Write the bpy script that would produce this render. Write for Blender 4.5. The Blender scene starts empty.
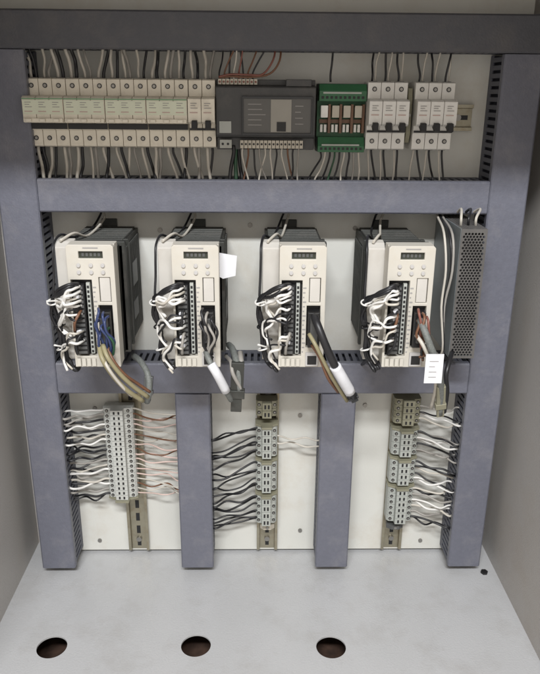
import bpy, bmesh, math, random
from mathutils import Vector, Matrix, Euler
R = math.radians
rng = random.Random(11)
sc = bpy.context.scene
COL = sc.collection

# ------------------------------------------------------------------ camera
CAM = Vector((0.0, -1.02, 0.757))
PITCH, YAW, ROLL, F = 19.4, -1.2, 0.5, 695.0
cd = bpy.data.cameras.new('camera'); cam = bpy.data.objects.new('camera', cd); COL.objects.link(cam)
rot = Matrix.Rotation(R(YAW), 3, 'Z') @ Matrix.Rotation(R(90 - PITCH), 3, 'X') @ Matrix.Rotation(R(ROLL), 3, 'Z')
cam.location = CAM; cam.rotation_euler = rot.to_euler()
cd.sensor_fit = 'VERTICAL'; cd.sensor_height = 24; cd.lens = F / 674 * 24
cd.clip_start = 0.02; cd.clip_end = 50
sc.camera = cam

def ray(px, py):
    return rot @ Vector(((px - 270) / F, -(py - 337) / F, -1))
def P(px, py, Y=0.0):
    """where the sight line of a photo point meets the plane y = Y (metres in front of the mounting plate)"""
    d = ray(px, py); t = (Y - CAM.y) / d.y
    return CAM + d * t
def G(px, py, Z=0.0):
    d = ray(px, py); t = (Z - CAM.z) / d.z
    return CAM + d * t

# ------------------------------------------------------------------ materials
def mat(name, col, rough=0.5, metal=0.0, var=0.12, scale=30, bump=0.0, bscale=300, spec=0.5, dirt=None, dscale=6, damt=0.3):
    m = bpy.data.materials.new(name); m.use_nodes = True
    nt = m.node_tree; b = nt.nodes['Principled BSDF']
    b.inputs['Roughness'].default_value = rough; b.inputs['Metallic'].default_value = metal
    b.inputs['Specular IOR Level'].default_value = spec
    tc = nt.nodes.new('ShaderNodeTexCoord')
    n = nt.nodes.new('ShaderNodeTexNoise'); n.inputs['Scale'].default_value = scale; n.inputs['Detail'].default_value = 6
    nt.links.new(tc.outputs['Object'], n.inputs['Vector'])
    r = nt.nodes.new('ShaderNodeValToRGB')
    r.color_ramp.elements[0].position = .3; r.color_ramp.elements[1].position = .7
    r.color_ramp.elements[0].color = tuple(c * (1 - var) for c in col) + (1,)
    r.color_ramp.elements[1].color = tuple(min(1, c * (1 + var)) for c in col) + (1,)
    nt.links.new(n.outputs['Fac'], r.inputs['Fac'])
    out = r.outputs['Color']
    if dirt:
        n2 = nt.nodes.new('ShaderNodeTexNoise'); n2.inputs['Scale'].default_value = dscale; n2.inputs['Detail'].default_value = 10
        n2.inputs['Roughness'].default_value = .7
        nt.links.new(tc.outputs['Object'], n2.inputs['Vector'])
        r2 = nt.nodes.new('ShaderNodeValToRGB'); r2.color_ramp.elements[0].position = .5; r2.color_ramp.elements[1].position = .72
        r2.color_ramp.elements[0].color = (0, 0, 0, 1); r2.color_ramp.elements[1].color = (damt,) * 3 + (1,)
        nt.links.new(n2.outputs['Fac'], r2.inputs['Fac'])
        mx = nt.nodes.new('ShaderNodeMix'); mx.data_type = 'RGBA'
        nt.links.new(r2.outputs['Color'], mx.inputs[0]); nt.links.new(out, mx.inputs[6]); mx.inputs[7].default_value = dirt + (1,)
        out = mx.outputs[2]
    nt.links.new(out, b.inputs['Base Color'])
    # uneven gloss
    mr = nt.nodes.new('ShaderNodeMapRange'); mr.inputs[3].default_value = max(0.05, rough - .1); mr.inputs[4].default_value = min(1, rough + .1)
    nt.links.new(n.outputs['Fac'], mr.inputs[0]); nt.links.new(mr.outputs[0], b.inputs['Roughness'])
    if bump:
        n3 = nt.nodes.new('ShaderNodeTexNoise'); n3.inputs['Scale'].default_value = bscale; n3.inputs['Detail'].default_value = 3
        nt.links.new(tc.outputs['Object'], n3.inputs['Vector'])
        bp = nt.nodes.new('ShaderNodeBump'); bp.inputs['Strength'].default_value = bump; bp.inputs['Distance'].default_value = .001
        nt.links.new(n3.outputs['Fac'], bp.inputs['Height']); nt.links.new(bp.outputs['Normal'], b.inputs['Normal'])
    return m

M = dict(
    duct=mat('duct_plastic', (.135, .140, .172), .42, var=.05, scale=160, bump=.35, bscale=420, dirt=(.24, .235, .25), dscale=16, damt=.5),
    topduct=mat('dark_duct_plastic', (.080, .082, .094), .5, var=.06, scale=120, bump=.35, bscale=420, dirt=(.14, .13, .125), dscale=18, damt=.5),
    ductbody=mat('duct_trough_plastic', (.095, .10, .125), .55, var=.06, bump=.2),
    plate=mat('plate_paint', (.65, .65, .605), .45, var=.05, scale=8, bump=.12, dirt=(.48, .40, .29), dscale=7, damt=.45),
    wall=mat('cabinet_paint', (.42, .405, .385), .5, var=.05, scale=6, bump=.5, bscale=420, dirt=(.34, .29, .24), dscale=3, damt=.5),
    floor=mat('floor_paint', (.47, .475, .48), .27, var=.03, scale=9, bump=.35, bscale=350, dirt=(.36, .35, .335), dscale=13, damt=.5),
    under=mat('rusty_base', (.055, .03, .02), .8, var=.5, scale=60),
    ivory=mat('ivory_plastic', (.55, .525, .465), .45, var=.04, dirt=(.50, .44, .34), dscale=25, damt=.4),
    sidegrey=mat('drive_side_plastic', (.54, .52, .48), .5, var=.05, dirt=(.40, .36, .3), dscale=25, damt=.4),
    white=mat('white_plastic', (.76, .75, .71), .4, var=.04, dirt=(.45, .42, .36), dscale=30, damt=.4),
    greyw=mat('light_grey_plastic', (.47, .46, .45), .5, var=.05, dirt=(.35, .32, .28), dscale=25, damt=.4),
    cream=mat('cream_breaker', (.76, .71, .60), .45, var=.05, dirt=(.42, .38, .30), dscale=40, damt=.4),
    green_tint=mat('pale_green_label', (.66, .69, .55), .6, var=.08),
    greenline=mat('green_stripe', (.16, .30, .17), .6),
    print=mat('grey_print', (.30, .29, .28), .7),
    pink=mat('pink_print', (.52, .38, .34), .7),
    dark=mat('dark_plastic', (.035, .037, .04), .45, var=.15, bump=.2),
    dkgrey=mat('dark_grey_plastic', (.085, .088, .088), .45, var=.1, bump=.2, dirt=(.14, .13, .12), dscale=25, damt=.5),
    plcgrey=mat('controller_plastic', (.050, .051, .052), .45, var=.08, bump=.2, dirt=(.13, .12, .11), dscale=25, damt=.5),
    screen=mat('screen_glass', (.10, .098, .092), .18, var=.06),
    screenl=mat('screen_panel', (.30, .285, .25), .3, var=.06),
    black=mat('black_plastic', (.012, .012, .013), .5, var=.2),
    lcd=mat('display_glass', (.035, .04, .03), .2, var=.1),
    green=mat('green_terminal', (.030, .125, .055), .45, var=.15),
    brownrelay=mat('relay_brown', (.16, .085, .05), .5, var=.2),
    relay=mat('relay_case', (.50, .46, .38), .35, var=.1),
    relaywhite=mat('relay_case_white', (.85, .84, .80), .3),
    steel=mat('zinc_steel', (.34, .315, .24), .38, .75, var=.12, scale=50, bump=.15, dirt=(.24, .17, .09), dscale=30, damt=.7),
    screw=mat('screw_steel', (.30, .29, .27), .4, .8, var=.15),
    sinkm=mat('heat_sink', (.050, .052, .047), .5, .4, var=.15, bump=.2, dirt=(.12, .11, .1), dscale=20, damt=.6),
    psum=mat('psu_metal', (.21, .235, .245), .42, .15, var=.08, bump=.1, dirt=(.12, .11, .1), dscale=20, damt=.5),
    mesh=mat('perforated_metal', (.125, .12, .115), .45, .3, var=.15),
    terminal=mat('terminal_grey', (.40, .42, .39), .5, var=.08, dirt=(.28, .25, .2), dscale=40, damt=.5),
    terminalw=mat('terminal_pale', (.52, .53, .50), .5, var=.08, dirt=(.3, .27, .22), dscale=40, damt=.5),
    terminalo=mat('terminal_olive', (.25, .24, .17), .5, var=.1),
    w_black=mat('wire_black', (.014, .014, .016), .4),
    w_grey=mat('wire_grey', (.30, .285, .26), .5),
    w_pale=mat('wire_pale', (.52, .49, .43), .5),
    w_white=mat('wire_white', (.72, .71, .68), .4),
    w_brown=mat('wire_brown', (.16, .075, .04), .45),
    w_red=mat('wire_red', (.20, .075, .055), .45),
    w_pink=mat('wire_pink', (.60, .46, .41), .5),
    w_blue=mat('wire_blue', (.03, .045, .12), .4),
    w_olive=mat('wire_olive', (.27, .24, .14), .45),
    w_green=mat('wire_dark_green', (.02, .07, .035), .45),
    braid=mat('cable_grey', (.16, .17, .16), .5, var=.2, scale=400, bump=.5, bscale=900),
    paper=mat('paper_label', (.68, .69, .72), .6, var=.03, dirt=(.5, .48, .5), dscale=90, damt=.4),
)

# ------------------------------------------------------------------ mesh helpers
class MB:
    def __init__(s): s.bm = bmesh.new(); s.smooth = False; s.mats = []; s.cur = 0
    def use(s, m):
        if m not in s.mats: s.mats.append(m)
        s.cur = s.mats.index(m); return s
    def _mark(s, n0):
        s.bm.faces.ensure_lookup_table()
        for f in s.bm.faces[n0:]: f.material_index = s.cur
    def box(s, x0, x1, y0, y1, z0, z1):
        n0 = len(s.bm.faces)
        x0, x1 = sorted((x0, x1)); y0, y1 = sorted((y0, y1)); z0, z1 = sorted((z0, z1))
        v = [s.bm.verts.new(c) for c in ((x0,y0,z0),(x1,y0,z0),(x1,y1,z0),(x0,y1,z0),(x0,y0,z1),(x1,y0,z1),(x1,y1,z1),(x0,y1,z1))]
        for f in ((3,2,1,0),(4,5,6,7),(0,1,5,4),(1,2,6,5),(2,3,7,6),(3,0,4,7)): s.bm.faces.new([v[i] for i in f])
        s._mark(n0); return s
    def prism(s, pts, axis, a, b):
        """closed outline pts (2D) swept along an axis: axis 'x' takes (y,z), 'z' takes (x,y), 'y' takes (x,z)"""
        n0 = len(s.bm.faces)
        def c(p, t):
            return {'x': (t, p[0], p[1]), 'z': (p[0], p[1], t), 'y': (p[0], t, p[1])}[axis]
        A = [s.bm.verts.new(c(p, a)) for p in pts]; B = [s.bm.verts.new(c(p, b)) for p in pts]
        s.bm.faces.new(A); s.bm.faces.new(list(reversed(B)))
        n = len(pts)
        for i in range(n): s.bm.faces.new((A[i], B[i], B[(i+1) % n], A[(i+1) % n]))
        s._mark(n0); return s
    def cyl(s, c, r, h, axis='y', seg=12):
        pts = [(math.cos(2*math.pi*i/seg)*r, math.sin(2*math.pi*i/seg)*r) for i in range(seg)]
        k = {'x': (c[1], c[2], c[0]), 'y': (c[0], c[2], c[1]), 'z': (c[0], c[1], c[2])}[axis]
        return s.prism([(p[0]+k[0], p[1]+k[1]) for p in pts], axis, k[2]-h/2, k[2]+h/2)
    def holed(s, outer, holes, axis, a, b):
        """flat sheet with real openings, swept from a to b"""
        n0 = len(s.bm.faces)
        def c(p, t):
            return {'x': (t, p[0], p[1]), 'z': (p[0], p[1], t), 'y': (p[0], t, p[1])}[axis]
        loops = []; es = []
        for lp in [outer] + holes:
            V = [s.bm.verts.new(c(p, a)) for p in lp]
            loops.append(V)
            for i in range(len(V)): es.append(s.bm.edges.new((V[i], V[(i+1) % len(V)])))
        g = bmesh.ops.triangle_fill(s.bm, use_beauty=True, use_dissolve=False, edges=es)
        faces = [f for f in g['geom'] if isinstance(f, bmesh.types.BMFace)]
        mp = {}
        for V, lp in zip(loops, [outer] + holes):
            for v, p in zip(V, lp): mp[v] = s.bm.verts.new(c(p, b))
        for f in faces: s.bm.faces.new([mp[v] for v in reversed(f.verts)])
        for V in loops:
            for i in range(len(V)):
                p, q = V[i], V[(i+1) % len(V)]
                s.bm.faces.new((p, q, mp[q], mp[p]))
        s._mark(n0); return s
    def tube(s, pts, r, seg=8, cap=True, sub=5):
        n0 = len(s.bm.faces); s.smooth = True
        pts = [Vector(p) for p in pts]
        if sub > 1 and len(pts) > 2:
            q = []; ext = [pts[0]*2-pts[1]] + pts + [pts[-1]*2-pts[-2]]
            for i in range(1, len(ext)-2):
                a, b, c, d = ext[i-1], ext[i], ext[i+1], ext[i+2]
                for k in range(sub):
                    t = k/sub
                    q.append(.5*((2*b)+(c-a)*t+(2*a-5*b+4*c-d)*t*t+(3*b-a-3*c+d)*t**3))
            q.append(pts[-1]); pts = q
        T = (pts[1]-pts[0]).normalized()
        N = T.orthogonal().normalized(); rings = []
        for i, p in enumerate(pts):
            t = (pts[min(i+1, len(pts)-1)]-pts[max(i-1, 0)])
            t = t.normalized() if t.length > 1e-9 else T
            N = (N-t*N.dot(t)); N = N.normalized() if N.length > 1e-6 else t.orthogonal().normalized()
            B = t.cross(N)
            rr = r(i/(len(pts)-1)) if callable(r) else r
            rings.append([s.bm.verts.new(p+(N*math.cos(2*math.pi*k/seg)+B*math.sin(2*math.pi*k/seg))*rr) for k in range(seg)])
        for i in range(len(rings)-1):
            for k in range(seg):
                s.bm.faces.new((rings[i][k], rings[i][(k+1) % seg], rings[i+1][(k+1) % seg], rings[i+1][k]))
        if cap: s.bm.faces.new(list(reversed(rings[0]))); s.bm.faces.new(rings[-1])
        s._mark(n0); return s
    def build(s, name, parent=None, bevel=0.0, m=None, origin=None):
        bmesh.ops.recalc_face_normals(s.bm, faces=s.bm.faces[:])
        if origin is not None: bmesh.ops.translate(s.bm, verts=s.bm.verts[:], vec=-Vector(origin))
        me = bpy.data.meshes.new(name)
        if s.smooth:
            for f in s.bm.faces: f.smooth = len(f.verts) == 4
        s.bm.to_mesh(me); s.bm.free()
        for x in ([m] if m else s.mats): me.materials.append(M[x])
        o = bpy.data.objects.new(name, me); COL.objects.link(o)
        if parent: o.parent = parent
        if origin is not None and not parent: o.location = origin
        if bevel:
            bv = o.modifiers.new('bevel', 'BEVEL'); bv.width = bevel; bv.segments = 2; bv.limit_method = 'ANGLE'; bv.angle_limit = R(40)
            bv.harden_normals = False
        return o
def mb(m=None):
    b = MB()
    if m: b.use(m)
    return b
def tag(o, label, cat, group=None, kind=None):
    if label: o['label'] = label
    if cat: o['category'] = cat
    if group: o['group'] = group
    if kind: o['kind'] = kind
    return o
def thing(name, loc, label, cat, group=None):
    o = bpy.data.objects.new(name, None); COL.objects.link(o); o.location = loc; o.empty_display_size = .01
    return tag(o, label, cat, group)
def kids(o): return [c for c in bpy.data.objects if c.parent == o]
def copy_tree(o, parent=None):
    c = o.copy(); COL.objects.link(c)
    if parent: c.parent = parent
    for ch in kids(o): copy_tree(ch, c)
    return c
ORD = ['', 'first', 'second', 'third', 'fourth', 'fifth', 'sixth', 'seventh', 'eighth', 'ninth', 'tenth', 'eleventh', 'twelfth', 'thirteenth',
       'fourteenth', 'fifteenth', 'sixteenth', 'seventeenth', 'eighteenth', 'nineteenth', 'twentieth', 'twenty-first', 'twenty-second',
       'twenty-third', 'twenty-fourth', 'twenty-fifth', 'twenty-sixth']
CN = dict(w_black='black', w_grey='grey', w_pale='pale grey', w_white='white', w_brown='brown', w_red='red', w_pink='pale pink',
          w_blue='blue', w_olive='olive', w_green='dark green', braid='grey')
def wire(pts, r, m, label, group, name='wire', seg=8):
    o = mb(m).tube(pts, r, seg=seg).build(name, origin=pts[0])
    return tag(o, label, 'wire', group)

# ------------------------------------------------------------------ cabinet
XL, XR = G(20.5, 581).x, G(512, 605).x
DEPTH, TOP = .42, .935
cab = thing('electrical_cabinet', (0, 0, 0), 'open grey steel electrical cabinet that holds all the wiring gear', 'cabinet')
holes = []
HC = [(52, 647), (196, 645.5), (331, 647)]
for hx, hy in HC:
    c = G(hx, hy); holes.append([(c.x+math.cos(2*math.pi*i/40)*.0215, c.y+math.sin(2*math.pi*i/40)*.0215) for i in range(40)])
c = G(484, 573); holes.append([(c.x+math.cos(2*math.pi*i/14)*.0045, c.y+math.sin(2*math.pi*i/14)*.0045) for i in range(14)])
bolt_c = c
mb('floor').holed([(XL, -DEPTH), (XR, -DEPTH), (XR, .03), (XL, .03)], holes, 'z', 0, -.0025).build('floor_panel', cab)
mb('under').box(XL, XR, -DEPTH, .03, -.062, -.06).build('base_pan', cab)
mb('wall').box(XL-.002, XL, -DEPTH, .03, -.06, TOP).build('side_panel', cab)
mb('wall').box(XR, XR+.002, -DEPTH, .03, -.06, TOP).build('side_panel', cab)
mb('wall').box(XL-.002, XR+.002, .03, .032, -.06, TOP).build('back_panel', cab)
mb('wall').box(XL-.002, XR+.002, -DEPTH, .032, TOP, TOP+.002).build('roof_panel', cab)
# mounting plate with a folded lower edge
pb = P(260, 549, 0).z
pl = mb('plate')
pl.box(XL+.030, XR-.030, 0, .002, pb, TOP-.02)
pl.box(XL+.030, XR-.030, .002, .014, pb, pb+.002)
mp = pl.build('mounting_plate', cab)
for px, py in ((95, 408), (300, 415), (300, 530), (365, 405), (160, 230), (250, 225), (355, 228), (100, 540), (420, 540)):
    q = P(px, py, 0); mb('screw').cyl((q.x, -.0012, q.z), .0035, .0022, seg=10).build('plate_screw', cab)
# bolt in the back right corner of the floor
bt = mb('black'); bt.cyl((bolt_c.x, bolt_c.y, .002), .006, .0035, 'z', 6); bt.cyl((bolt_c.x, bolt_c.y, -.0105), .0035, .021, 'z', 10)
tag(bt.build('bolt', origin=(bolt_c.x, bolt_c.y, 0)), 'small black bolt in the back right corner of the cabinet floor', 'bolt')

# ------------------------------------------------------------------ cable ducts
DD, DW = .060, .050
def duct(x0, x1, z0, z1, vertical, label, lid='duct', depth=DD):
    root = thing('cable_duct', ((x0+x1)/2, 0, (z0 if vertical else (z0+z1)/2)), label, 'cable duct', 'grey cable ducts framing the cabinet')
    ox, oz = root.location.x, root.location.z
    X0, X1, Z0, Z1 = x0-ox, x1-ox, z0-oz, z1-oz
    b = mb('ductbody'); t = .0018
    b.box(X0, X1, -.0005, -t-.0005, Z0, Z1)
    pitch, gap = .0100, .0042
    if vertical:
        n = int((Z1-Z0)/pitch)
        for sx in (X0, X1-t):
            b.box(sx, sx+t, -t-.0005, -.012, Z0, Z1)
            for i in range(n):
                b.box(sx, sx+t, -.012, -depth+.006, Z0+i*pitch+gap/2, Z0+(i+1)*pitch-gap/2)
            b.box(sx, sx+t, -depth+.006, -depth+.0035, Z0, Z1)
    else:
        n = int((X1-X0)/pitch)
        for sz in (Z0, Z1-t):
            b.box(X0, X1, -t-.0005, -.012, sz, sz+t)
            for i in range(n):
                b.box(X0+i*pitch+gap/2, X0+(i+1)*pitch-gap/2, -.012, -depth+.006, sz, sz+t)
            b.box(X0, X1, -depth+.006, -depth+.0035, sz, sz+t)
    b.build('trough', root)
    l = mb(lid); e = .0012
    if vertical:
        l.prism([(X0-e, -depth+.010), (X0-e, -depth+.001), (X0+.001, -depth-.001), (X1-.001, -depth-.001), (X1+e, -depth+.001), (X1+e, -depth+.010),
                 (X1+.0001, -depth+.010), (X1+.0001, -depth+.003), (X0-.0001, -depth+.003), (X0-.0001, -depth+.010)], 'z', Z0-.0005, Z1)
    else:
        l.prism([(-depth+.010, Z0-e), (-depth+.001, Z0-e), (-depth-.001, Z0+.001), (-depth-.001, Z1-.001), (-depth+.001, Z1+e), (-depth+.010, Z1+e),
                 (-depth+.010, Z1+.0001), (-depth+.003, Z1+.0001), (-depth+.003, Z0-.0001), (-depth+.010, Z0-.0001)], 'x', X0, X1)
    l.build('lid', root, bevel=.0004)
    return root
FY = -DD
zbot = P(195, 567, FY).z
ztopd0, ztopd1 = P(270, 50, FY).z, P(270, 12.5, FY).z
zm0, zm1 = P(265, 212.5, FY).z, P(265, 181, FY).z
zd0, zd1 = P(265, 393, FY).z, P(265, 364, FY).z
def colx(a, b, y, Y=FY): return P(a, y, Y).x, P(b, y, Y).x
lx0, lx1 = colx(23.5, 58, 400); rx0, rx1 = colx(467, 500, 400)
c1 = colx(179, 211, 480); c2 = colx(319, 351, 480)
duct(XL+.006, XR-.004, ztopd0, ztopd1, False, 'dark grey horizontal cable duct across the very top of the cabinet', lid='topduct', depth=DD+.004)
duct(lx0, lx1, zbot, ztopd0-.002, True, 'full height vertical cable duct along the left cabinet wall')
duct(rx0, rx1, zbot, ztopd0-.002, True, 'full height vertical cable duct along the right cabinet wall')
duct(lx1+.002, rx0-.002, zm0, zm1, False, 'horizontal cable duct between the breaker row and the drives')
duct(lx1+.002, rx0-.002, zd0, zd1, False, 'horizontal cable duct directly below the four drives')
duct(c1[0], c1[1], zbot, zd0-.002, True, 'short vertical cable duct between left and centre terminal strips')
duct(c2[0], c2[1], zbot, zd0-.002, True, 'short vertical cable duct between centre and right terminal strips')

# ------------------------------------------------------------------ DIN rails
def rail(a0, a1, horizontal, at, label):
    loc = (a0, 0, at) if horizontal else (at, 0, a0)
    L = a1-a0; h = .0175
    prof = [(-.0075, -h), (-.0065, -h), (-.0065, -h+.0045), (-.001, -h+.0055), (-.001, h-.0055), (-.0065, h-.0045), (-.0065, h), (-.0075, h), (-.0075, h-.0055),
            (0, h-.0075), (0, -h+.0075), (-.0075, -h+.0055)]
    prof = [(-.0075, -h), (-.0065, -h), (-.0065, -h+.0035), (-.0005, -h+.0045), (-.0005, h-.0045), (-.0065, h-.0035), (-.0065, h), (-.0075, h),
            (-.0075, h-.0045), (-.0015, h-.0055), (-.0015, -h+.0055), (-.0075, -h+.0045)]
    b = mb('steel')
    if horizontal: b.prism([(p[0], p[1]) for p in prof], 'x', 0, L)
    else: b.prism([(p[1], p[0]) for p in prof], 'z', 0, L)
    o = b.build('rail', None)
    d = mb('black')
    root = thing('mounting_rail', loc, label, 'rail', 'steel mounting rails')
    o.parent = root; o.name = 'rail_profile'
    n = int(L/.025)
    for i in range(n):
        a = .006+i*.025
        if horizontal: d.prism([(a, -.0031), (a+.015, -.0031), (a+.015, .0031), (a, .0031)], 'y', -.0016, -.0019)
        else: d.prism([(-.0031, a), (.0031, a), (.0031, a+.015), (-.0031, a+.015)], 'y', -.0016, -.0019)
    d.build('slot', root)
    for t_ in (.02, L*.5, L-.02):
        c_ = (t_, -.0035, 0) if horizontal else (0, -.0035, t_)
        mb('screw').cyl(c_, .0045, .003).build('rail_screw', root)
    return root
ZR = P(270, 114, -.045).z                       # centre height of the breaker row
NOSE = .070; TD = .050
PX0 = P(22.5, 112, -NOSE).x
W = (P(215.3, 112, -.070).x-P(22.5, 112, -.070).x-.0016)/14
rail(PX0+.003, P(473, 116, -.008).x, True, ZR-.004, 'horizontal steel rail carrying the breaker row, its bare end at right')

# ------------------------------------------------------------------ breakers
def breaker(n, body, toggles, loc, label, group):
    root = thing('circuit_breaker', loc, label, 'circuit breaker', group)
    w = n*W; g = .0003
    prof = [(-.008, .043), (-.046, .043), (-TD, .0415), (-TD, .0215), (-.066, .0205), (-NOSE, .0185), (-NOSE, -.010), (-.066, -.0125), (-.054, -.0125),
            (-.054, -.0215), (-TD, -.0225), (-TD, -.0425), (-.046, -.044), (-.008, -.044)]
    b = mb(body)
    for i in range(n): b.prism(prof, 'x', i*W+g, (i+1)*W-g)
    b.build('housing', root, bevel=.0005)
    for i in range(n):
        cx = (i+.5)*W
        for z in (.0335, -.0325):
            s = mb('black').cyl((cx, -TD-.0001, z), .0031, .0014, seg=14); s.use('screw').cyl((cx, -TD-.0004, z), .0020, .0016, seg=12)
            s.build('terminal_screw', root)
        mb('black').box(cx-.0045, cx+.0045, -.030, -.042, .0428, .0436).build('wire_entry', root)
        mb('black').box(cx-.0045, cx+.0045, -.030, -.042, -.0436, -.0446).build('wire_entry', root)
    if toggles == 'bar':
        mb('black').box(.0008, w-.0008, -.0538, -.0560, -.0135, -.0208).build('recess_strip', root)
        t = mb(body).box(.0012, w-.0012, -.066, -.0735, -.0068, -.0118)
        for i in range(n): t.box((i+.5)*W-.0035, (i+.5)*W+.0035, -.0735, -.0775, -.0072, -.0112)
        t.build('toggle', root, bevel=.0006)
        mb('green_tint').box(.001, w-.001, -NOSE-.0001, -NOSE-.0005, -.002, .0155).build('label_field', root)
        mb('greenline').box(.0005, w-.0005, -NOSE+.0002, -NOSE-.0008, .0165, .0180).build('stripe', root)
    else:
        mb('black').box(.0008, w-.0008, -.0538, -.0552, -.0185, -.0212).build('recess_strip', root)
        for i in range(n):
            cx = (i+.5)*W
            t = mb('black').prism([(-.060, -.0065), (-.077, -.0085), (-.079, -.0185), (-.0745, -.0195), (-.062, -.0135)], 'x', cx-.0036, cx+.0036)
            t.build('toggle', root, bevel=.0006)
    pr = mb('print')
    for i in range(n):
        cx = i*W+.004
        for k, (l, z) in enumerate(((.008, .0125), (.006, .0098), (.009, .0068))):
            pr.box(cx, cx+l, -NOSE-.0004, -NOSE-.0007, z, z+.0008)
    pr.use('pink')
    for i in range(n): pr.box(i*W+.003, i*W+.013, -NOSE-.0004, -NOSE-.0007, .001, .0022)
    pr.build('rating_print', root)
    return root
side = ['leftmost three-pole breaker with a green stripe, beside the left duct', 'second three-pole breaker from the left, green striped',
        'third three-pole breaker from the left, green striped', 'fourth green-striped three-pole breaker, left of the two-pole one']
gB = 'green striped three-pole breakers'
b0 = breaker(3, 'cream', 'bar', (PX0, 0, ZR), side[0], gB)
for i in range(1, 4):
    c = copy_tree(b0); c.location = (PX0+3*W*i+.0002*i, 0, ZR); c['label'] = side[i]
b2 = breaker(2, 'cream', 'sep', (PX0+12*W+.0010, 0, ZR), 'cream two-pole breaker with black toggles beside the dark controller', 'black toggled breakers')
XB1 = P(369, 112, -NOSE).x; XB2 = P(417, 112, -NOSE).x
b3 = breaker(3, 'white', 'sep', (XB1, 0, ZR-.001), 'white three-pole breaker with black toggles right beside the green relay board', 'black toggled breakers')
b4 = copy_tree(b3); b4.location.x = XB2; b4['label'] = 'rightmost white three-pole breaker next to the bare rail end'
# end clamp between the two white breakers
ec = thing('end_clamp', ((XB1+3*W+XB2)/2, 0, ZR), 'dark brown end clamp between the two white breakers', 'clamp')
mb('terminalo').prism([(-.008, .036), (-.042, .034), (-.046, .02), (-.046, -.024), (-.040, -.036), (-.008, -.038)], 'x', -.0030, .0030).build('clamp_body', ec, bevel=.0005)
mb('screw').cyl((0, -.0465, 0), .0022, .002).build('screw', ec)

# ------------------------------------------------------------------ controller
q0, q1 = P(216, 112, -.06), P(315.5, 112, -.06)
ctl = thing('logic_controller', (q0.x, 0, ZR), 'dark grey logic controller with a framed display window, right of the cream breakers', 'controller')
w = q1.x-q0.x
mb('plcgrey').prism([(-.008, .043), (-.045, .043), (-.045, .036), (-.058, .035), (-.060, .033), (-.060, -.026), (-.058, -.029), (-.046, -.031), (-.046, -.046), (-.008, -.046)], 'x', 0, w).build('housing', ctl, bevel=.0008)
mb('plcgrey').box(w*.70, w*.955, -.045, -.059, .035, .0435).build('top_module', ctl, bevel=.0008)
wx0, wx1 = w*.275, w*.955
fr = mb('dark').holed([(wx0-.002, -.0265), (wx1+.002, -.0265), (wx1+.002, .0225), (wx0-.002, .0225)], [[(wx0, -.0235), (wx1, -.0235), (wx1, .0195), (wx0, .0195)]], 'y', -.0595, -.064)
fr.build('window_frame', ctl, bevel=.0005)
dsp = mb('screen').box(wx0, wx1, -.0598, -.0612, -.0235, .0195).build('display_window', ctl)
mb('screenl').box(wx0+.036, wx0+.063, -.0612, -.0622, -.0225, .0185).build('display_panel', dsp)
mb('black').box(wx0+.044, wx0+.056, -.0621, -.0630, -.0215, -.0095).build('port', dsp)
pr = mb('print')
for k in range(5): pr.box(wx0+.006, wx0+.006+rng.uniform(.012, .024), -.0611, -.0615, .012-k*.0065, .0130-k*.0065)
for k in range(4): pr.box(wx0+.068, wx0+.068+rng.uniform(.006, .014), -.0611, -.0615, .010-k*.0075, .0110-k*.0075)
pr.build('front_print', dsp)
mb('terminal').box(.004, .020, -.0598, -.0615, -.024, -.009).build('side_flap', ctl, bevel=.0005)
t = mb('w_pink')
for k in range(10):
    x = .003+k*.0052; t.use('relay').box(x, x+.0044, -.0449, -.052, .0365, .0435)
    t.use('w_red').cyl((x+.0022, -.0522, .040), .0014, .001)
t.build('upper_terminals', ctl, bevel=.0003)
t = mb('relay')
for k in range(16):
    x = w*.24+k*.0053; t.use('relay').box(x, x+.0046, -.0459, -.054, -.044, -.0335); t.use('black').cyl((x+.0023, -.0542, -.0385), .0014, .001)
t.build('lower_terminals', ctl, bevel=.0003)
t = mb('terminal').box(.004, .020, -.0459, -.053, -.044, -.033); t.use('black').cyl((.008, -.0532, -.0385), .0016, .001).cyl((.015, -.0532, -.0385), .0016, .001)
t.build('supply_terminals', ctl, bevel=.0003)

# ------------------------------------------------------------------ relay board
q0, q1 = P(318, 116, -.05), P(366.5, 116, -.05)
w = q1.x-q0.x
rb = thing('relay_board', (q0.x, 0, ZR-.003), 'green relay module board with four small relays in a row', 'relay module')
mb('dark').box(0, w, -.008, -.030, -.046, .042).build('carrier', rb, bevel=.0006)
for z0, z1, nm in ((.020, .0415, 'upper_terminal_strip'), (-.0455, -.026, 'lower_terminal_strip')):
    t = mb('green'); s = 1 if z0 > 0 else -1
    t.prism([(-.030, z0), (-.030, z1), (-.044, z1), (-.050, (z0+z1)/2+.002*s), (-.050, z0)], 'x', .001, w-.001)
    t.use('terminal').box(.006, w-.008, -.0498, -.0508, (z0+z1)/2-.0015, (z0+z1)/2+.0008)
    for k in range(10):
        x = .004+k*(w-.008)/9.6
        t.use('black').box(x, x+.0032, -.0500, -.0505, z0+.003, z0+.0062)
    t.build(nm, rb, bevel=.0003)
for k in range(4):
    x = .003+k*.0152
    r_ = mb('relaywhite' if k == 0 else 'relay').box(x+.001, x+.0105, -.030, -.046, -.001, .0145).build('relay', rb, bevel=.0006)
    mb('white').box(x+.001, x+.0045, -.030, -.040, -.020, -.010).box(x+.0062, x+.0098, -.030, -.040, -.020, -.010).build('socket', rb, bevel=.0004)
    mb('brownrelay').box(x+.0112, x+.0145, -.030, -.043, -.021, .016).build('barrier', rb)
mb('brownrelay').box(.003, w-.004, -.030, -.036, -.0085, -.0035).build('fuse_bar', rb)
mb('green').box(.0, w, -.030, -.032, -.026, .020).build('circuit_board', rb)

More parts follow.
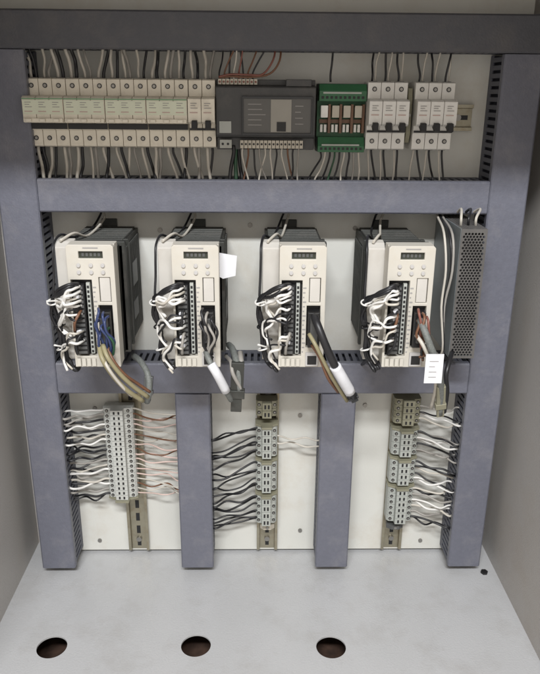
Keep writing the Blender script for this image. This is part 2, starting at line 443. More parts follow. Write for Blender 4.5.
# ------------------------------------------------------------------ wires of the upper row
def jit(a): return rng.uniform(-a, a)
ZT, ZB = ZR+.043, ZR-.044
gT, gU = 'wires between the top duct and the upper row', 'wires between the upper row and the duct below it'
def topwire(x, m, lab, r=.0013, dx=0, y0=-.036):
    zt = ZT-.002
    a = Vector((x, y0, zt)); e = ztopd0+.012
    wire([a, a+Vector((jit(.0008), jit(.002), .010)), (x+dx*.5+jit(.001), y0+jit(.006), (zt+e)/2), (x+dx, y0-.004+jit(.008), e-.010), (x+dx+jit(.001), y0+.002, e+.006)], r, m, lab, gT)
def botwire(x, m, lab, r=.0013, dx=0, y0=-.036, zb=None):
    zb = (ZB if zb is None else zb)+.002; e = zm1-.012
    a = Vector((x, y0, zb))
    wire([a, a+Vector((jit(.0008), jit(.002), -.010)), (x+dx*.5+jit(.001), y0+jit(.006), (zb+e)/2), (x+dx, y0-.004+jit(.008), e+.012), (x+dx+jit(.001), y0+.002, e-.006)], r, m, lab, gU)
cols = ['w_pale', 'w_grey', 'w_pale', 'w_black', 'w_pale', 'w_grey']
for k in range(14):
    x = PX0+(k+.5)*W
    o = ORD[k+1]
    for j, (dx, m) in enumerate(((-.0030, 'w_pale'), (.0034, 'w_black' if k % 3 != 1 else 'w_grey'))):
        pos = ('left', 'right')[j]
        topwire(x+dx, m, f'{CN[m]} wire, {pos} of two, {o} upper cream breaker terminal from left', .0020+jit(.0004), dx=jit(.006)+(.004 if k % 4 == 1 else 0))
        m2 = ('w_pale', 'w_black' if (k*7) % 5 < 3 else 'w_grey')[j]
        botwire(x+dx, m2, f'{CN[m2]} wire, {pos} of two, {o} lower cream breaker terminal from left', .0020+jit(.0004), dx=jit(.009)+.004)
for nm, xb in (('white breaker beside the relay board', XB1), ('rightmost white breaker', XB2)):
    for k in range(3):
        x = xb+(k+.5)*W; o = ORD[k+1]
        topwire(x-.002, 'w_black', f'black wire at the {o} upper terminal of the {nm}', .0014, dx=jit(.006))
        topwire(x+.0025, 'w_pale', f'pale grey wire at the {o} upper terminal of the {nm}', .0012, dx=jit(.004))
        botwire(x-.002, 'w_pale', f'pale grey wire at the {o} lower terminal of the {nm}', .0012, dx=jit(.004))
        botwire(x+.002, 'w_black', f'black wire at the {o} lower terminal of the {nm}', .0014, dx=.004+jit(.004))
xc = ctl.location.x; wc = P(315.5, 112, -.06).x-xc
for k in range(8):
    x = xc+.005+k*.0062; m = ('w_black', 'w_brown', 'w_black', 'w_pale', 'w_red')[k % 5]
    topwire(x, m, f'{CN[m]} wire at the {ORD[k+1]} upper terminal of the dark controller', .0011, dx=jit(.012)+.006, y0=-.049)
wire([(xc+.004, -.053, ZR+.046), (xc+.02, -.055, ZR+.049), (xc+.045, -.055, ZR+.0485), (xc+.062, -.053, ZR+.050), (xc+.075, -.05, ZR+.068), (xc+.078, -.04, ztopd0+.01)], .0013, 'w_red',
     'red wire lying along the upper edge of the dark controller', gT)
wire([(xc+.004, -.050, ZR+.045), (xc+.02, -.052, ZR+.0465), (xc+.045, -.052, ZR+.046), (xc+.070, -.05, ZR+.050), (xc+.083, -.048, ZR+.066), (xc+.085, -.038, ztopd0+.01)], .0013, 'w_brown',
     'brown wire lying along the upper edge of the dark controller', gT)
for k in range(11):
    x = xc+wc*.24+.003+k*.0076; m = ('w_pale', 'w_brown', 'w_black', 'w_grey', 'w_pale', 'w_pale', 'w_black')[k % 7]
    botwire(x, m, f'{CN[m]} wire at the {ORD[k+1]} lower terminal of the dark controller', .0012, dx=jit(.010), y0=-.048, zb=ZR-.046)
for k in range(3):
    botwire(xc+.022+k*.0035, ('w_black', 'w_green', 'w_black')[k], f'thick {("black","dark green","black")[k]} wire, {ORD[k+1]} in the bunch under the controller', .0026, dx=.005*(k-1), y0=-.046+k*.004, zb=ZR-.043)
xr = rb.location.x
topwire(xr+.0165, 'w_black', 'lone black wire dropping into the relay board', .0014, dx=.001)
for k in range(9):
    x = xr+.005+k*.0065; m = ('w_black', 'w_pale', 'w_black', 'w_green', 'w_black', 'w_pale', 'w_black', 'w_grey', 'w_pale')[k]
    botwire(x, m, f'{CN[m]} wire at the {ORD[k+1]} lower terminal of the relay board', .0013, dx=-.016+k*.0022, y0=-.046, zb=ZR-.049)

# ------------------------------------------------------------------ servo drives
FH, FYD = .170, .178
SX, SZ = .905, .945                                  # proportions of the drives
def drive_proto(loc, label):
    root = thing('servo_drive', loc, label, 'servo drive', 'servo drives in a row')
    # heat sink body with fins on both sides and on top
    b = mb('sinkm'); b.box(-.040, .0445, -.001, -.127, .004, .158); b.box(-.020, .0405, -.127, -.160, .004, .160)
    for i in range(14):
        y = -.010-i*.0076
        b.box(.0445, .0470, y, y-.0028, .010, .152)
        b.box(-.0425, -.040, y, y-.0028, .010, .146)
        b.box(-.036, .041, y, y-.0028, .158, .1615)
    b.box(-.0435, .0480, -.092, -.100, .003, .161)
    b.box(-.0425, .0480, -.118, -.127, .002, .163)
    b.box(-.012, .012, -.001, -.004, -.012, .004); b.box(-.012, .012, -.001, -.004, .158, .172)
    b.build('heat_sink_body', root, bevel=.0006)
    mb('dkgrey').box(.0470, .0476, -.040, -.075, .085, .120).build('rating_plate', root)
    mb('dkgrey').box(.0470, .0476, -.045, -.080, .035, .062).build('warning_plate', root)
    # light grey set-back side cover
    mb('sidegrey').prism([(-.150, 0), (-.150, FH-.010), (-.140, FH-.004), (-.128, FH-.002), (-.128, 0)], 'x', -.0445, -.0205).build('side_cover', root, bevel=.001)
    # front cover with real openings
    fw = .0645; fx = -.0215
    def X(u): return fx+u*fw
    def Z(v_): return FH*(1-v_)
    def rc(u0, u1, v0, v1): return [(X(u0), Z(v1)), (X(u1), Z(v1)), (X(u1), Z(v0)), (X(u0), Z(v0))]
    f = mb('ivory')
    big = rc(.05, .50, .275, .905); small = rc(.60, .90, .48, .83); dsp_ = rc(.26, .77, .052, .108); flap = rc(.645, .895, .255, .455)
    f.holed([(fx, 0), (fx+fw, 0), (fx+fw, FH-.003), (fx+fw-.003, FH), (fx+.003, FH), (fx, FH-.003)], [big, small, dsp_, flap], 'y', -FYD+.010, -FYD)
    f.box(fx+.0005, fx+fw-.0005, -.150, -FYD+.0102, .0005, FH-.0008)
    # shell of the cover reaches back beside the heat sink
    fc = f.build('front_cover', root, bevel=.0007)
    dg = mb('lcd').box(X(.26), X(.77), -FYD+.0099, -FYD+.004, Z(.108), Z(.052)); dg.use('dkgrey')
    for k in range(5): dg.box(X(.315+.085*k), X(.365+.085*k), -FYD+.004, -FYD+.0037, Z(.094), Z(.068))
    dg.build('display', fc)
    mb('print').box(X(.36), X(.68), -FYD-.0001, -FYD-.0003, Z(.030), Z(.020)).build('printed_mark', fc)
    for v_ in (.16, .215):
        for u in (.25, .51, .76):
            mb('greyw').cyl((X(u), -FYD-.0008, Z(v_)), .0027, .0026, seg=16).build('button', fc, bevel=.0004)
    mb('sidegrey').box(X(.66), X(.88), -FYD+.0099, -FYD+.0015, Z(.452), Z(.258)).build('port_flap', fc, bevel=.0006)
    # black connector in the big opening
    t = mb('black').box(X(.05), X(.50), -FYD+.0100, -FYD+.008, Z(.905), Z(.275))
    t.box(X(.10), X(.33), -FYD+.0085, -FYD-.003, Z(.88), Z(.31))
    t.use('terminal').box(X(.37), X(.445), -FYD+.0085, -FYD+.001, Z(.885), Z(.30))
    for k in range(15):
        z = Z(.875-.038*k)
        t.use('black').box(X(.385), X(.43), -FYD+.0012, -FYD+.0004, z, z+.0034)
        t.use('dkgrey').box(X(.12), X(.31), -FYD-.003, -FYD-.0045, z, z+.0036)
    t.build('power_connector', root)
    t = mb('print')
    for k in range(15): t.box(X(.515), X(.545+.02*(k % 3)), -FYD-.0001, -FYD-.0003, Z(.873-.038*k), Z(.862-.038*k))
    t.build('printed_marks', root)
    t = mb('black').box(X(.60), X(.90), -FYD+.0100, -FYD+.008, Z(.83), Z(.48))
    t.box(X(.63), X(.87), -FYD+.008, -FYD-.010, Z(.81), Z(.52)); t.use('dkgrey').box(X(.67), X(.83), -FYD-.010, -FYD-.016, Z(.76), Z(.56))
    t.build('signal_connector', root, bevel=.0008)
    t = mb('greyw').box(X(.60), X(.88), -FYD+.0005, -FYD-.003, Z(.985), Z(.87)); t.use('black')
    t.box(X(.64), X(.84), -FYD-.003, -FYD-.0036, Z(.97), Z(.895))
    t.build('socket', root, bevel=.0005)
    t = mb('ivory')
    for k in range(4): t.box(X(.06+.11*k), X(.14+.11*k), -FYD-.0002, -FYD-.004, Z(.985), Z(.92))
    t.build('lower_clips', root, bevel=.0004)
    for o in [c for k in kids(root) for c in [k]+kids(k)]: o.data.transform(Matrix.Diagonal((SX, 1, SZ, 1)))
    return root
ZDR = P(195, 367, -FYD).z
def drx(pxl, pxr): return (P(pxl, 300, -FYD).x+P(pxr, 300, -FYD).x)/2-.0108*SX
DX = [drx(68.5, 118), drx(172, 220.5), drx(279, 325.5), drx(386.5, 431)]
dl = ['leftmost servo drive, its ribbed black right side showing and blue plugs in its front', 'second servo drive from the left, with a white paper slip at its upper right edge',
      'third servo drive from the left, a thick black cable leaving its front', 'rightmost servo drive, beside the perforated power supply, red wires at its front']
d0 = drive_proto((DX[0], 0, ZDR), dl[0])
drives = [d0]
for i in range(1, 4):
    c = copy_tree(d0); c.location = (DX[i], 0, ZDR); c['label'] = dl[i]; drives.append(c)
# paper slip on drive 2
a = P(222, 252, -.150); 
sl = mb('paper'); sl.prism([(a.x-.004, a.z), (a.x+.019, a.z-.004), (a.x+.017, a.z-.030), (a.x+.001, a.z-.034), (a.x-.004, a.z-.031)], 'y', -.1535, -.1540)
so = sl.build('paper_slip', origin=a)
tag(so, 'white paper slip stuck beside the second drive', 'paper slip')
# mineral dust-grey wires over the top of the drives
for i in range(4):
    x = DX[i]; nm = ('leftmost', 'second', 'third', 'rightmost')[i]
    z = ZDR+FH*SZ
    wire([(x-.040, -.160, ZDR+.040), (x-.044, -.163, ZDR+.085), (x-.043, -.156, z-.045), (x-.0425, -.153, z-.022), (x-.042, -.146, z-.006), (x-.038, -.125, z+.002), (x-.028, -.10, z-.006), (x-.02, -.04, z-.008), (x-.01, -.012, z+.010), (x-.008, -.03, zm0-.002), (x-.008, -.035, zm0+.01)],
         .0016, 'w_black', f'black wire running over the top left corner of the {nm} drive', 'wires over the drives')
    wire([(x-.034, -.145, z-.002), (x-.022, -.12, z+.003), (x-.014, -.08, z-.008), (x-.004, -.02, z+.004), (x-.002, -.035, zm0-.002), (x-.002, -.04, zm0+.01)],
         .0018, 'w_pale', f'pale grey wire running over the top of the {nm} drive', 'wires over the drives')

# looms at the left of each drive
for i in range(4):
    r = random.Random(40+i); j = lambda a: r.uniform(-a, a)
    x, z = DX[i], ZDR; nm = ('leftmost', 'second', 'third', 'rightmost')[i]
    gl = 'looped wires at the drive fronts'
    o_x = x-.0085; zt_ = z+.112
    # tight black bundle: out of the opening, round the outer edge of the set-back cover, down and behind
    for k in range(3):
        a_ = k*.0026; b_ = j(.002)
        wire([(o_x+.003, -FYD-.002, zt_-a_*2), (o_x-.004, -FYD-.012, zt_+.002-a_), (x-.022, -FYD-.013-a_*.5, zt_-.001+b_-a_), (x-.032, -FYD-.008, zt_-.008+b_-a_), (x-.041-a_*.6+j(.002), -FYD+.004+a_, zt_-.022+b_),
              (x-.045+a_*.5+j(.003), -FYD+.012, z+.068+b_*2), (x-.040+a_*.6+j(.003), -FYD+.014, z+.045), (x-.041+a_+j(.002), -FYD+.014, z+.022+b_*2), (x-.036+a_+j(.003), -FYD+.018, z+.002), (x-.026+a_, -FYD+.010, z-.006+b_*2),
              (x-.024, -.120, z-.012), (x-.026, -.050, zd1-.006)],
             .0023, 'w_black', f'black wire, {ORD[k+1]} in the loop left of the {nm} drive', gl)
    # white leads in soft bunches between the plug and the bundle
    cl = [(.098+j(.003), 4, .036+j(.003), ['w_white', 'w_white', 'w_pale', 'w_white', 'w_white']),
          (.070+j(.005), 4, .035+j(.003), ['w_white', 'w_black', 'w_white', 'w_black', 'w_white']),
          (.040+j(.006), 3, .030+j(.004), ['w_pale', 'w_black', 'w_white', 'w_black'])]
    q_ = 0
    for dz, n_, reach, cc in cl:
        cx, cz, up = x-reach, z+dz-.012+j(.003), j(.006)
        for k in range(n_):
            q_ += 1; m = cc[(k+i) % n_]; z0 = z+dz+.010-k*.0058+j(.0008)
            lie = (k-(n_-1)/2)*.0028
            wire([(o_x+.004, -FYD-.003, z0), (o_x-.001, -FYD-.014-r.uniform(0, .008), z0+.001+j(.002)), (x-.019+j(.0025), -FYD-.018+j(.004), z0+up*.5+lie*.3), (cx+.008+j(.002), -FYD-.012+j(.003), cz+up+lie+.006),
                  (cx-.001+j(.002), -FYD-.003+j(.003), cz+lie*1.2+j(.002)), (cx-.001+j(.003), -FYD+.004, cz-.014+j(.004)), (cx+.006+j(.005), -FYD+.004+j(.003), cz-.026+j(.006))],
                 (.0014+r.uniform(0, .0006))*(.8 if m == 'w_black' else 1), m, f'{CN[m]} lead, {ORD[q_]} from the top at the {nm} drive plug', gl)
            if k % 2 == 0:
                zc = z0+.0005
                t = mb('paper' if m != 'w_white' else 'black').tube([(o_x+.002, -FYD-.007, zc), (o_x-.0005, -FYD-.0125, zc+.0005)], .0028, seg=8, sub=1)
                tag(t.build('wire_marker', origin=(o_x+.002, -FYD-.007, zc)), f'{"white" if m != "w_white" else "black"} marker sleeve on the {ORD[q_]} lead of the {nm} drive plug', 'wire marker', 'marker sleeves at the drive plugs')
    # cable ties
    for k, (zz, xx, yy) in enumerate(((z+.086, x-.043, -FYD+.006), (z+.052, x-.040, -FYD+.014), (z+.020, x-.039, -FYD+.015))):
        pts = [(xx+.0065*math.cos(t*math.pi/6), yy+.0065*math.sin(t*math.pi/6), zz+.002*math.sin(t*math.pi/6+k)) for t in range(13)]+[(xx+.0075, yy-.002, zz+.002), (xx-.004+j(.006), yy-.016, zz+.008+j(.006))]
        wh = k != 1
        o = mb('w_white' if wh else 'w_black').tube(pts, .0012, seg=6).build('cable_tie', origin=pts[0])
        tag(o, f'{"white" if wh else "black"} cable tie, {ORD[k+1]} from the top on the {nm} drive loom', 'cable tie', 'cable ties on the drive looms')
    # short brown / black stubs in the big opening
    for k in range(2):
        z0 = z+.078-k*.030; m = ('w_brown', 'w_black', 'w_red', 'w_black', 'w_brown', 'w_black')[k] if i in (0, 3) else ('w_black', 'w_grey')[k % 2]
        wire([(o_x+.003, -FYD-.004, z0), (o_x+.002, -FYD-.014, z0-.001+j(.003)), (o_x-.002+j(.003), -FYD-.017, z0-.012), (o_x-.004+j(.004), -FYD-.010, z0-.026)], .0018, m,
             f'{CN[m]} wire stub, {ORD[k+1]} down in the {nm} drive plug opening', 'wire stubs in the drive plugs')
# coloured wires at the small signal plugs
def fx_(i, u): return DX[i]+(-.0215+u*.0645)*SX
for i, mm in ((0, ['w_blue']*5+['w_green', 'w_blue']), (3, ['w_red', 'w_brown', 'w_red', 'w_brown', 'w_black', 'w_brown']), (1, ['w_black', 'w_grey', 'w_black', 'w_black', 'w_grey'])):
    r = random.Random(70+i); j = lambda a: r.uniform(-a, a); nm = ('leftmost', 'second', 'third', 'rightmost')[i]
    for k, m in enumerate(mm):
        x0 = fx_(i, .66+.2*(k % 3)/2); z0 = ZDR+.084-k*.005
        wire([(x0, -FYD-.015, z0), (x0+j(.003), -FYD-.026, z0-.002), (x0+j(.007)+.002, -FYD-.028+j(.003), z0-.016), (x0+j(.005)+.004, -FYD-.022, z0-.032), (fx_(i, .80)+j(.004), -FYD-.018, ZDR+.020+j(.004))],
             .0017, m, f'{CN[m]} wire, {ORD[k+1]} at the signal plug of the {nm} drive', 'coloured wires at the signal plugs')

# hanging cables with sleeves and plugs
def cable(pts, r, m, label, parts=(), group='cables hanging below the drives'):
    o = Vector(pts[0]); root = thing('signal_cable', o, label, 'cable', group)
    L = lambda p: Vector(p)-o
    mb(m).tube([L(p) for p in pts], r, seg=10).build('sheath', root)
    for kind, ps, rr, mm in parts:
        b = mb(mm)
        if kind == 'connector':
            a, e = L(ps[0]), L(ps[1]); d = (e-a).normalized(); s = d.cross(Vector((0, 1, 0))).normalized(); n = s.cross(d)
            for (t0, t1, ws, wn) in ((0, .55, 1, .55), (.55, .72, 1.25, .7), (.72, 1, .85, .42)):
                cs = []
                for t in (t0, t1):
                    c = a.lerp(e, t); cs.append([c+s*rr*ws*q+n*rr*wn*w_ for q, w_ in ((-1, -1), (1, -1), (1, 1), (-1, 1))])
                V = [[b.bm.verts.new(v) for v in q] for q in cs]
                b.bm.faces.new(V[0]); b.bm.faces.new(V[1])
                for q in range(4): b.bm.faces.new((V[0][q], V[0][(q+1) % 4], V[1][(q+1) % 4], V[1][q]))
            b.build('connector', root, bevel=.0008)
        elif kind == 'sleeve':
            b.tube([L(p) for p in ps], rr, seg=10).build('label_sleeve', root)
            # faint handwriting marks
        elif kind == 'tag':
            a, e = L(ps[0]), L(ps[1])
            b.box(a.x, e.x, a.y, a.y-.0008, a.z, e.z).build('label_tag', root)
            k = mb('print')
            for q in range(4):
                zz = a.z+(e.z-a.z)*(.2+.18*q); k.box(a.x+.005, a.x+.005+(e.x-a.x-.01)*rng.uniform(.5, 1), a.y-.0008, a.y-.0010, zz, zz+.0009)
            k.build('tag_print', root)
    return root
Q = P
cable([Q(103, 345, -.200), Q(108, 358, -.212), Q(120, 374, -.210), Q(134, 387, -.200), Q(148, 397, -.185)], .0030, 'w_olive', 'upper olive cable slanting down right from the leftmost drive')
cable([Q(99, 346, -.200), Q(103, 360, -.215), Q(114, 377, -.214), Q(128, 391, -.206), Q(143, 401, -.19)], .0030, 'w_olive', 'lower olive cable slanting down right from the leftmost drive')
cable([Q(107, 347, -.196), Q(113, 360, -.205), Q(124, 374, -.203), Q(138, 384, -.190), Q(150, 392, -.18)], .0022, 'w_brown', 'brown cable beside the olive pair at the leftmost drive')
cable([Q(101, 350, -.196), Q(107, 366, -.219), Q(120, 384, -.214), Q(132, 396, -.200)], .0020, 'w_pale', 'thin pale cable under the olive pair at the leftmost drive')
cable([Q(134, 356, -.10), Q(141, 362, -.13), Q(148, 375, -.15), Q(149, 392, -.155), Q(147, 402, -.15)], .0042, 'braid', 'grey cable end hanging right of the leftmost drive',
      [('connector', (Q(149, 376, -.15), Q(147, 401, -.153)), .0060, 'dkgrey')])
cable([Q(206, 352, -.196), Q(209, 360, -.208), Q(217, 374, -.212), Q(226, 391, -.200), Q(231, 400, -.185)], .0036, 'braid', 'grey cable with a white sleeve below the second drive',
      [('sleeve', [Q(211, 364, -.2095), Q(217, 374, -.212), Q(226, 391, -.2005)], .0058, 'paper')])
cable([Q(229, 345, -.10), Q(233, 350, -.135), Q(237, 364, -.165), Q(239, 384, -.170), Q(237, 408, -.165)], .0046, 'braid', 'thick grey cable with a dark plug hanging right of the second drive',
      [('connector', (Q(238, 362, -.168), Q(236, 411, -.17)), .0085, 'sinkm'), ('sleeve', [Q(240, 352, -.15), Q(242, 368, -.17)], .0036, 'w_grey')])
cable([Q(226, 356, -.12), Q(231, 362, -.16), Q(233, 374, -.175), Q(243, 392, -.17)], .0026, 'w_grey', 'thin grey cable beside the dark plug of the second drive')
cable([Q(314, 316, -.200), Q(318, 326, -.214), Q(325, 344, -.222), Q(333, 362, -.222), Q(342, 378, -.215), Q(354, 397, -.195)], .0050, 'w_black', 'thick black cable with a white sleeve slanting from the third drive',
      [('sleeve', [Q(335, 366, -.2205), Q(342, 378, -.2155), Q(350, 392, -.203)], .0072, 'paper'), ('connector', (Q(349, 390, -.203), Q(355, 401, -.19)), .0055, 'dark')])
cable([Q(309, 334, -.200), Q(316, 346, -.212), Q(326, 366, -.212), Q(336, 384, -.205), Q(347, 401, -.19)], .0026, 'w_olive', 'olive cable running beside the thick black one of the third drive')
cable([Q(312, 345, -.196), Q(320, 358, -.208), Q(328, 378, -.205), Q(338, 392, -.19)], .0022, 'w_brown', 'thin brown cable below the third drive')
cable([Q(420, 320, -.198), Q(425, 332, -.212), Q(431, 348, -.216), Q(438, 366, -.212), Q(441, 390, -.190), Q(440, 414, -.17)], .0044, 'braid', 'grey cable with a square white tag hanging from the rightmost drive',
      [('tag', (Q(423.5, 383, -.226), Q(444, 354, -.226)), 0, 'paper'), ('connector', (Q(441, 386, -.193), Q(440, 416, -.170)), .0058, 'terminalo')])
cable([Q(416, 335, -.198), Q(423, 345, -.210), Q(430, 362, -.208), Q(436, 384, -.19), Q(431, 408, -.165)], .0026, 'w_pale', 'pale cable behind the white tag of the rightmost drive')
cable([Q(452, 352, -.13), Q(449, 362, -.15), Q(446, 376, -.16), Q(447, 392, -.15), Q(444, 412, -.13)], .0032, 'w_black', 'black cable curling down below the perforated power supply')

# ------------------------------------------------------------------ power supply
psy = .130
a = P(455, 290, -psy); x0 = a.x; x1 = P(486.5, 240, -psy).x
z0 = max(zd1+.002, P(460, 358, -psy).z); z1 = P(470, 229, -psy).z
ps = thing('power_supply', ((x0+x1)/2, 0, z0), 'tall power supply in a perforated metal case beside the right duct', 'power supply')
X0, X1, H = x0-ps.location.x, x1-ps.location.x, z1-z0
mb('black').box(X0+.003, X1-.003, -.002, -psy+.006, .003, H-.003).build('circuit_block', ps)
mb('psum').box(X0, X0+.0015, -.001, -psy, 0, H).box(X0, X1, -.001, -.0025, 0, H).box(X0+.0015, X1, -.0025, -psy+.0015, 0, .0015).build('side_plate', ps, bevel=.0003)
def hexh(cx, cz, r): return [(cx+math.cos(math.pi/6+k*math.pi/3)*r, cz+math.sin(math.pi/6+k*math.pi/3)*r) for k in range(6)]
hs = []; pitch = .0043; row = 0; z = .005
while z < H-.005:
    x = X0+.0045+(pitch/2 if row % 2 else 0)
    while x < X1-.0035: hs.append(hexh(x, z, .0018)); x += pitch
    z += pitch*.866; row += 1
mb('mesh').holed([(X0+.0005, 0), (X1, 0), (X1, H), (X0+.0005, H)], hs, 'y', -psy, -psy-.0012).build('perforated_cover', ps)
hs = []; y = -.008; row = 0
while y > -psy+.005:
    x = X0+.0045+(pitch/2 if row % 2 else 0)
    while x < X1-.0035: hs.append(hexh(x, y, .0019)); x += pitch
    y -= pitch*.866; row += 1
mb('mesh').holed([(X0+.0015, -.0025), (X1, -.0025), (X1, -psy+.0005), (X0+.0015, -psy+.0005)], hs, 'z', H-.0012, H).build('perforated_top', ps)
for k in range(3):
    xw = x0+.008+k*.010
    wire([(xw, -.10, z1-.004), (xw-.002, -.105, z1+.010), (xw+.004+k*.003, -.08, z1+.018), (xw+.006, -.05, zm0-.001), (xw+.006, -.045, zm0+.012)], .0018, ('w_pale', 'w_black', 'w_pale')[k],
         f'{("pale grey","black","pale grey")[k]} wire, {ORD[k+1]} from the left above the power supply', 'wires above the power supply')

for k in range(3):
    xw = x0-.006-k*.0035
    wire([(xw+.004, -.03, zm0+.006), (xw+.002, -.05, zm0-.006), (xw+jit(.003), -.118+k*.006, z1-.010), (xw+jit(.004), -.134+k*.004, z1-.055), (xw-.003+jit(.004), -.130, z1-.105), (xw+jit(.005), -.128, z0+.012), (xw+.004, -.095, z0-.010), (xw+.004, -.05, z0-.016)], .0017,
         ('w_grey', 'w_black', 'w_pale')[k], f'{("grey", "black", "pale grey")[k]} wire, {ORD[k+1]} of three hanging left of the power supply', 'wires hanging beside the power supply')

# ------------------------------------------------------------------ terminal strips
def tb_proto(m, pitch, wid, loc, label, group, ridge=True):
    root = thing('terminal_block', loc, label, 'terminal block', group)
    h = wid/2; g = .0003
    prof = [(-h, -.008), (-h, -.026), (-h+.003, -.030), (-h*.45, -.031), (-h*.42, -.040), (h*.42, -.040), (h*.45, -.031), (h-.003, -.030), (h, -.026), (h, -.008)]
    prof = [(p[0], p[1]) for p in prof]
    mb(m).prism(prof, 'z', g, pitch-g).build('housing', root, bevel=.0004)
    for s in (-1, 1):
        cx = s*h*.72
        b = mb('black').cyl((cx, -.0304, pitch/2), min(.0026, pitch*.36), .0016, seg=12); b.use('screw').cyl((cx, -.0308, pitch/2), min(.0015, pitch*.2), .0016, seg=10)
        b.build('clamp_screw', root)
        b = mb('black').box(s*h*.16-.0014, s*h*.16+.0014, -.0399, -.0404, pitch*.25, pitch*.75); b.build('marker_slot', root)
    return root
def strip(xc, ytop_list, m_list, pitch, wid, strip_name, group):
    """ytop_list: (z0, n) groups from the top down"""
    out = []; protos = {}
    n = 0
    for (ztop, cnt), m in zip(ytop_list, m_list):
        for k in range(cnt):
            n += 1; z = ztop-(k+1)*pitch
            lab = f'{ORD[n]} terminal block from the top of the {strip_name} strip'
            if m not in protos: protos[m] = o = tb_proto(m, pitch, wid, (xc, 0, z), lab, group)
            else: o = copy_tree(protos[m]); o.location = (xc, 0, z); o['label'] = lab
            out.append(o)
    return out
def endplate(xc, z, wid, label):
    h = wid/2+.001
    o = mb('terminalo').prism([(-h, -.008), (-h, -.028), (-h*.5, -.034), (-h*.45, -.043), (h*.45, -.043), (h*.5, -.034), (h, -.028), (h, -.008)], 'z', -.0016, .0016).build('end_plate', origin=None, bevel=.0003)
    o.location = (xc, 0, z); tag(o, label, 'end plate', 'end plates of the terminal strips')
zr1 = zd0-.006; zr0 = pb+.004
lrx = P(135, 480, -.007).x; crx = P(267.5, 480, -.007).x; rrx = P(396, 480, -.007).x
rail(zr0, zr1, False, lrx, 'vertical steel rail behind the left terminal strip, slotted and bare at its foot')
rail(zr0, zr1, False, crx, 'vertical steel rail behind the centre terminal strip')
rail(zr0, zr1, False, rrx, 'vertical steel rail behind the right terminal strip')
lz0 = P(120, 408, -.03).z; lz1 = P(120, 497, -.03).z
npl = 18; lp = (lz0-lz1)/npl
ltx = P(120.5, 455, -.03).x
L_ = strip(ltx, [(lz0, npl)], ['terminalw'], lp, .046, 'left', 'terminal blocks of the left strip')
endplate(ltx, lz1-.0019, .046, 'end plate closing the foot of the left terminal strip')
cg = [(P(266, a, -.035).z, P(266, b, -.035).z) for a, b in ((402, 424), (428, 459), (463, 493), (497, 523))]
cpitch = (cg[1][0]-cg[1][1])/4
ctx = P(266.5, 470, -.035).x
C_ = strip(ctx, [(g[0], c) for g, c in zip(cg, (2, 4, 4, 4))], ['terminalo', 'terminal', 'terminal', 'terminal'], cpitch*.96, .034, 'centre', 'terminal blocks of the centre strip')
for k in range(3): endplate(ctx, (cg[k+1][0]+.0025), .034, f'{ORD[k+1]} dark end plate from the top of the centre terminal strip')
rg = [(P(403, a, -.035).z, P(403, b, -.035).z) for a, b in ((400, 427), (432, 457), (461, 486), (489, 524))]
rp = (rg[1][0]-rg[1][1])/4
rtx = P(403.5, 470, -.035).x
T_ = strip(rtx, [(g[0], c) for g, c in zip(rg, (4, 4, 4, 6))], ['terminalo', 'terminal', 'terminal', 'terminal'], rp*.96, .042, 'right', 'terminal blocks of the right strip')
for k in range(3): endplate(rtx, (rg[k+1][0]+.0022), .042, f'{ORD[k+1]} dark end plate from the top of the right terminal strip')
bt = thing('end_bracket', (rrx, 0, rg[3][1]-.016), 'dark end bracket below the right terminal strip', 'bracket')
mb('dkgrey').prism([(-.012, -.008), (-.014, -.022), (-.006, -.028), (.006, -.028), (.014, -.022), (.012, -.008)], 'z', 0, .008).build('bracket_body', bt, bevel=.0005)
mb('screw').cyl((0, -.0285, .004), .0025, .002).build('screw', bt)
bt = thing('end_bracket', (crx, 0, cg[3][1]-.020), 'pale end bracket below the centre terminal strip', 'bracket')
mb('relay').prism([(-.010, -.008), (-.012, -.020), (-.006, -.026), (.006, -.026), (.012, -.020), (.010, -.008)], 'z', 0, .009).build('bracket_body', bt, bevel=.0005)
mb('screw').cyl((0, -.0265, .0045), .0025, .002).build('screw', bt)

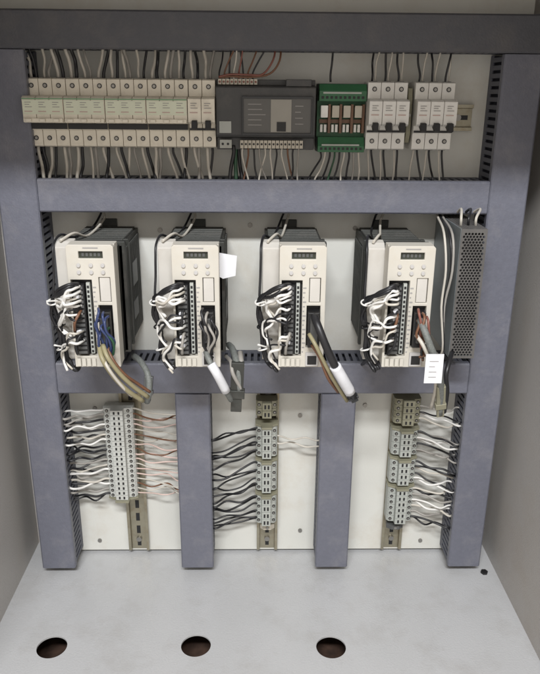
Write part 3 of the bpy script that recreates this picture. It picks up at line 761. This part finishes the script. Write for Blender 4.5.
def side_wires(blocks, xside, duct_x, pitch, wid, colours, where, seed, sag=.006, rr=.0014, skip=(), double=False, inner_y=-.038, bias=0):
    """from the side of each block into the gap of the duct beside it"""
    r = random.Random(seed); s = 1 if duct_x > blocks[0].location.x else -1; idx = 0
    for b in blocks:
        for q in range(2 if double else 1):
            idx += 1
            if idx in skip: continue
            m = colours[(idx*5+r.randrange(2)) % len(colours)]
            z = b.location.z+pitch*(.5 if not double else (.3+.45*q)); x0 = b.location.x+s*wid/2*.98; y0 = -.022-.006*q
            dz = sag*r.uniform(-1, 1)+bias; D = duct_x-x0
            pts = [(x0-s*.002, y0, z), (x0+s*.006, y0-.002, z+r.uniform(-.001, .001)), (x0+D*.35, y0-.006+r.uniform(-.01, .005), z+dz*.4+r.uniform(-.003, .003)),
                   (x0+D*.68, (y0+inner_y)/2+r.uniform(-.012, .008), z+dz*.9+r.uniform(-.003, .003)), (duct_x-s*.004, inner_y+r.uniform(-.012, .016), z+dz*1.2), (duct_x+s*.010, inner_y+.004, z+dz*1.3)]
            wire(pts, rr*r.uniform(.85, 1.15), m, f'{CN[m]} wire, {ORD[(idx+1)//2 if double else idx]}{" pair" if double else ""} from top{(", upper one", ", lower one")[q] if double else ""}, {where}',
                 'wires from ' + where)
side_wires(L_, -1, lx1, lp, .046, ['w_black', 'w_pale', 'w_black', 'w_grey', 'w_black', 'w_white'], 'left duct to left strip', 3, sag=.006, double=True, rr=.0017, skip=(2, 6, 9, 13, 16, 20, 24, 27, 31, 34), bias=-.002)
side_wires(L_, 1, c1[0], lp, .046, ['w_pink', 'w_pale', 'w_pink', 'w_brown', 'w_pink', 'w_pale', 'w_pink'], 'left strip to duct at right', 4, sag=.0022, rr=.0012)
side_wires(C_[2:], -1, c1[1], cpitch, .034, ['w_black', 'w_black', 'w_pale', 'w_black', 'w_grey'], 'centre strip to duct at left', 5, sag=.006, double=True, rr=.0015, skip=(4, 9, 14, 19), bias=-.013)
side_wires(C_[3:5], 1, c2[0], cpitch, .034, ['w_black', 'w_pale'], 'centre strip to duct at right', 6, sag=.003, rr=.0013)
side_wires(T_[1:], 1, rx0, rp, .042, ['w_black', 'w_pale', 'w_black', 'w_white', 'w_black', 'w_grey'], 'right strip to right duct', 7, sag=.006, double=True, rr=.0016, skip=(1, 5, 11, 16, 20, 25, 29, 31), bias=-.009)

# ------------------------------------------------------------------ light
w = bpy.data.worlds.new('World'); sc.world = w; w.use_nodes = True
bg = w.node_tree.nodes['Background']; bg.inputs[0].default_value = (1.0, .92, .84, 1); bg.inputs[1].default_value = .82
ld = bpy.data.lights.new('ceiling_lamp', 'AREA'); ld.shape = 'RECTANGLE'; ld.size = 1.2; ld.size_y = .16; ld.energy = 84; ld.color = (.97, .98, 1.0)
lo = bpy.data.objects.new('ceiling_lamp', ld); COL.objects.link(lo); lo.location = (-.10, -2.05, 2.25)
lo.rotation_euler = (Vector((0, 0, .35))-lo.location).to_track_quat('-Z', 'Y').to_euler()

sc.view_settings.view_transform = 'Standard'; sc.view_settings.look = 'None'; sc.view_settings.exposure = 0; sc.view_settings.gamma = 1
sc.render.engine = 'CYCLES'
sc.render.resolution_x = 820; sc.render.resolution_y = 1024
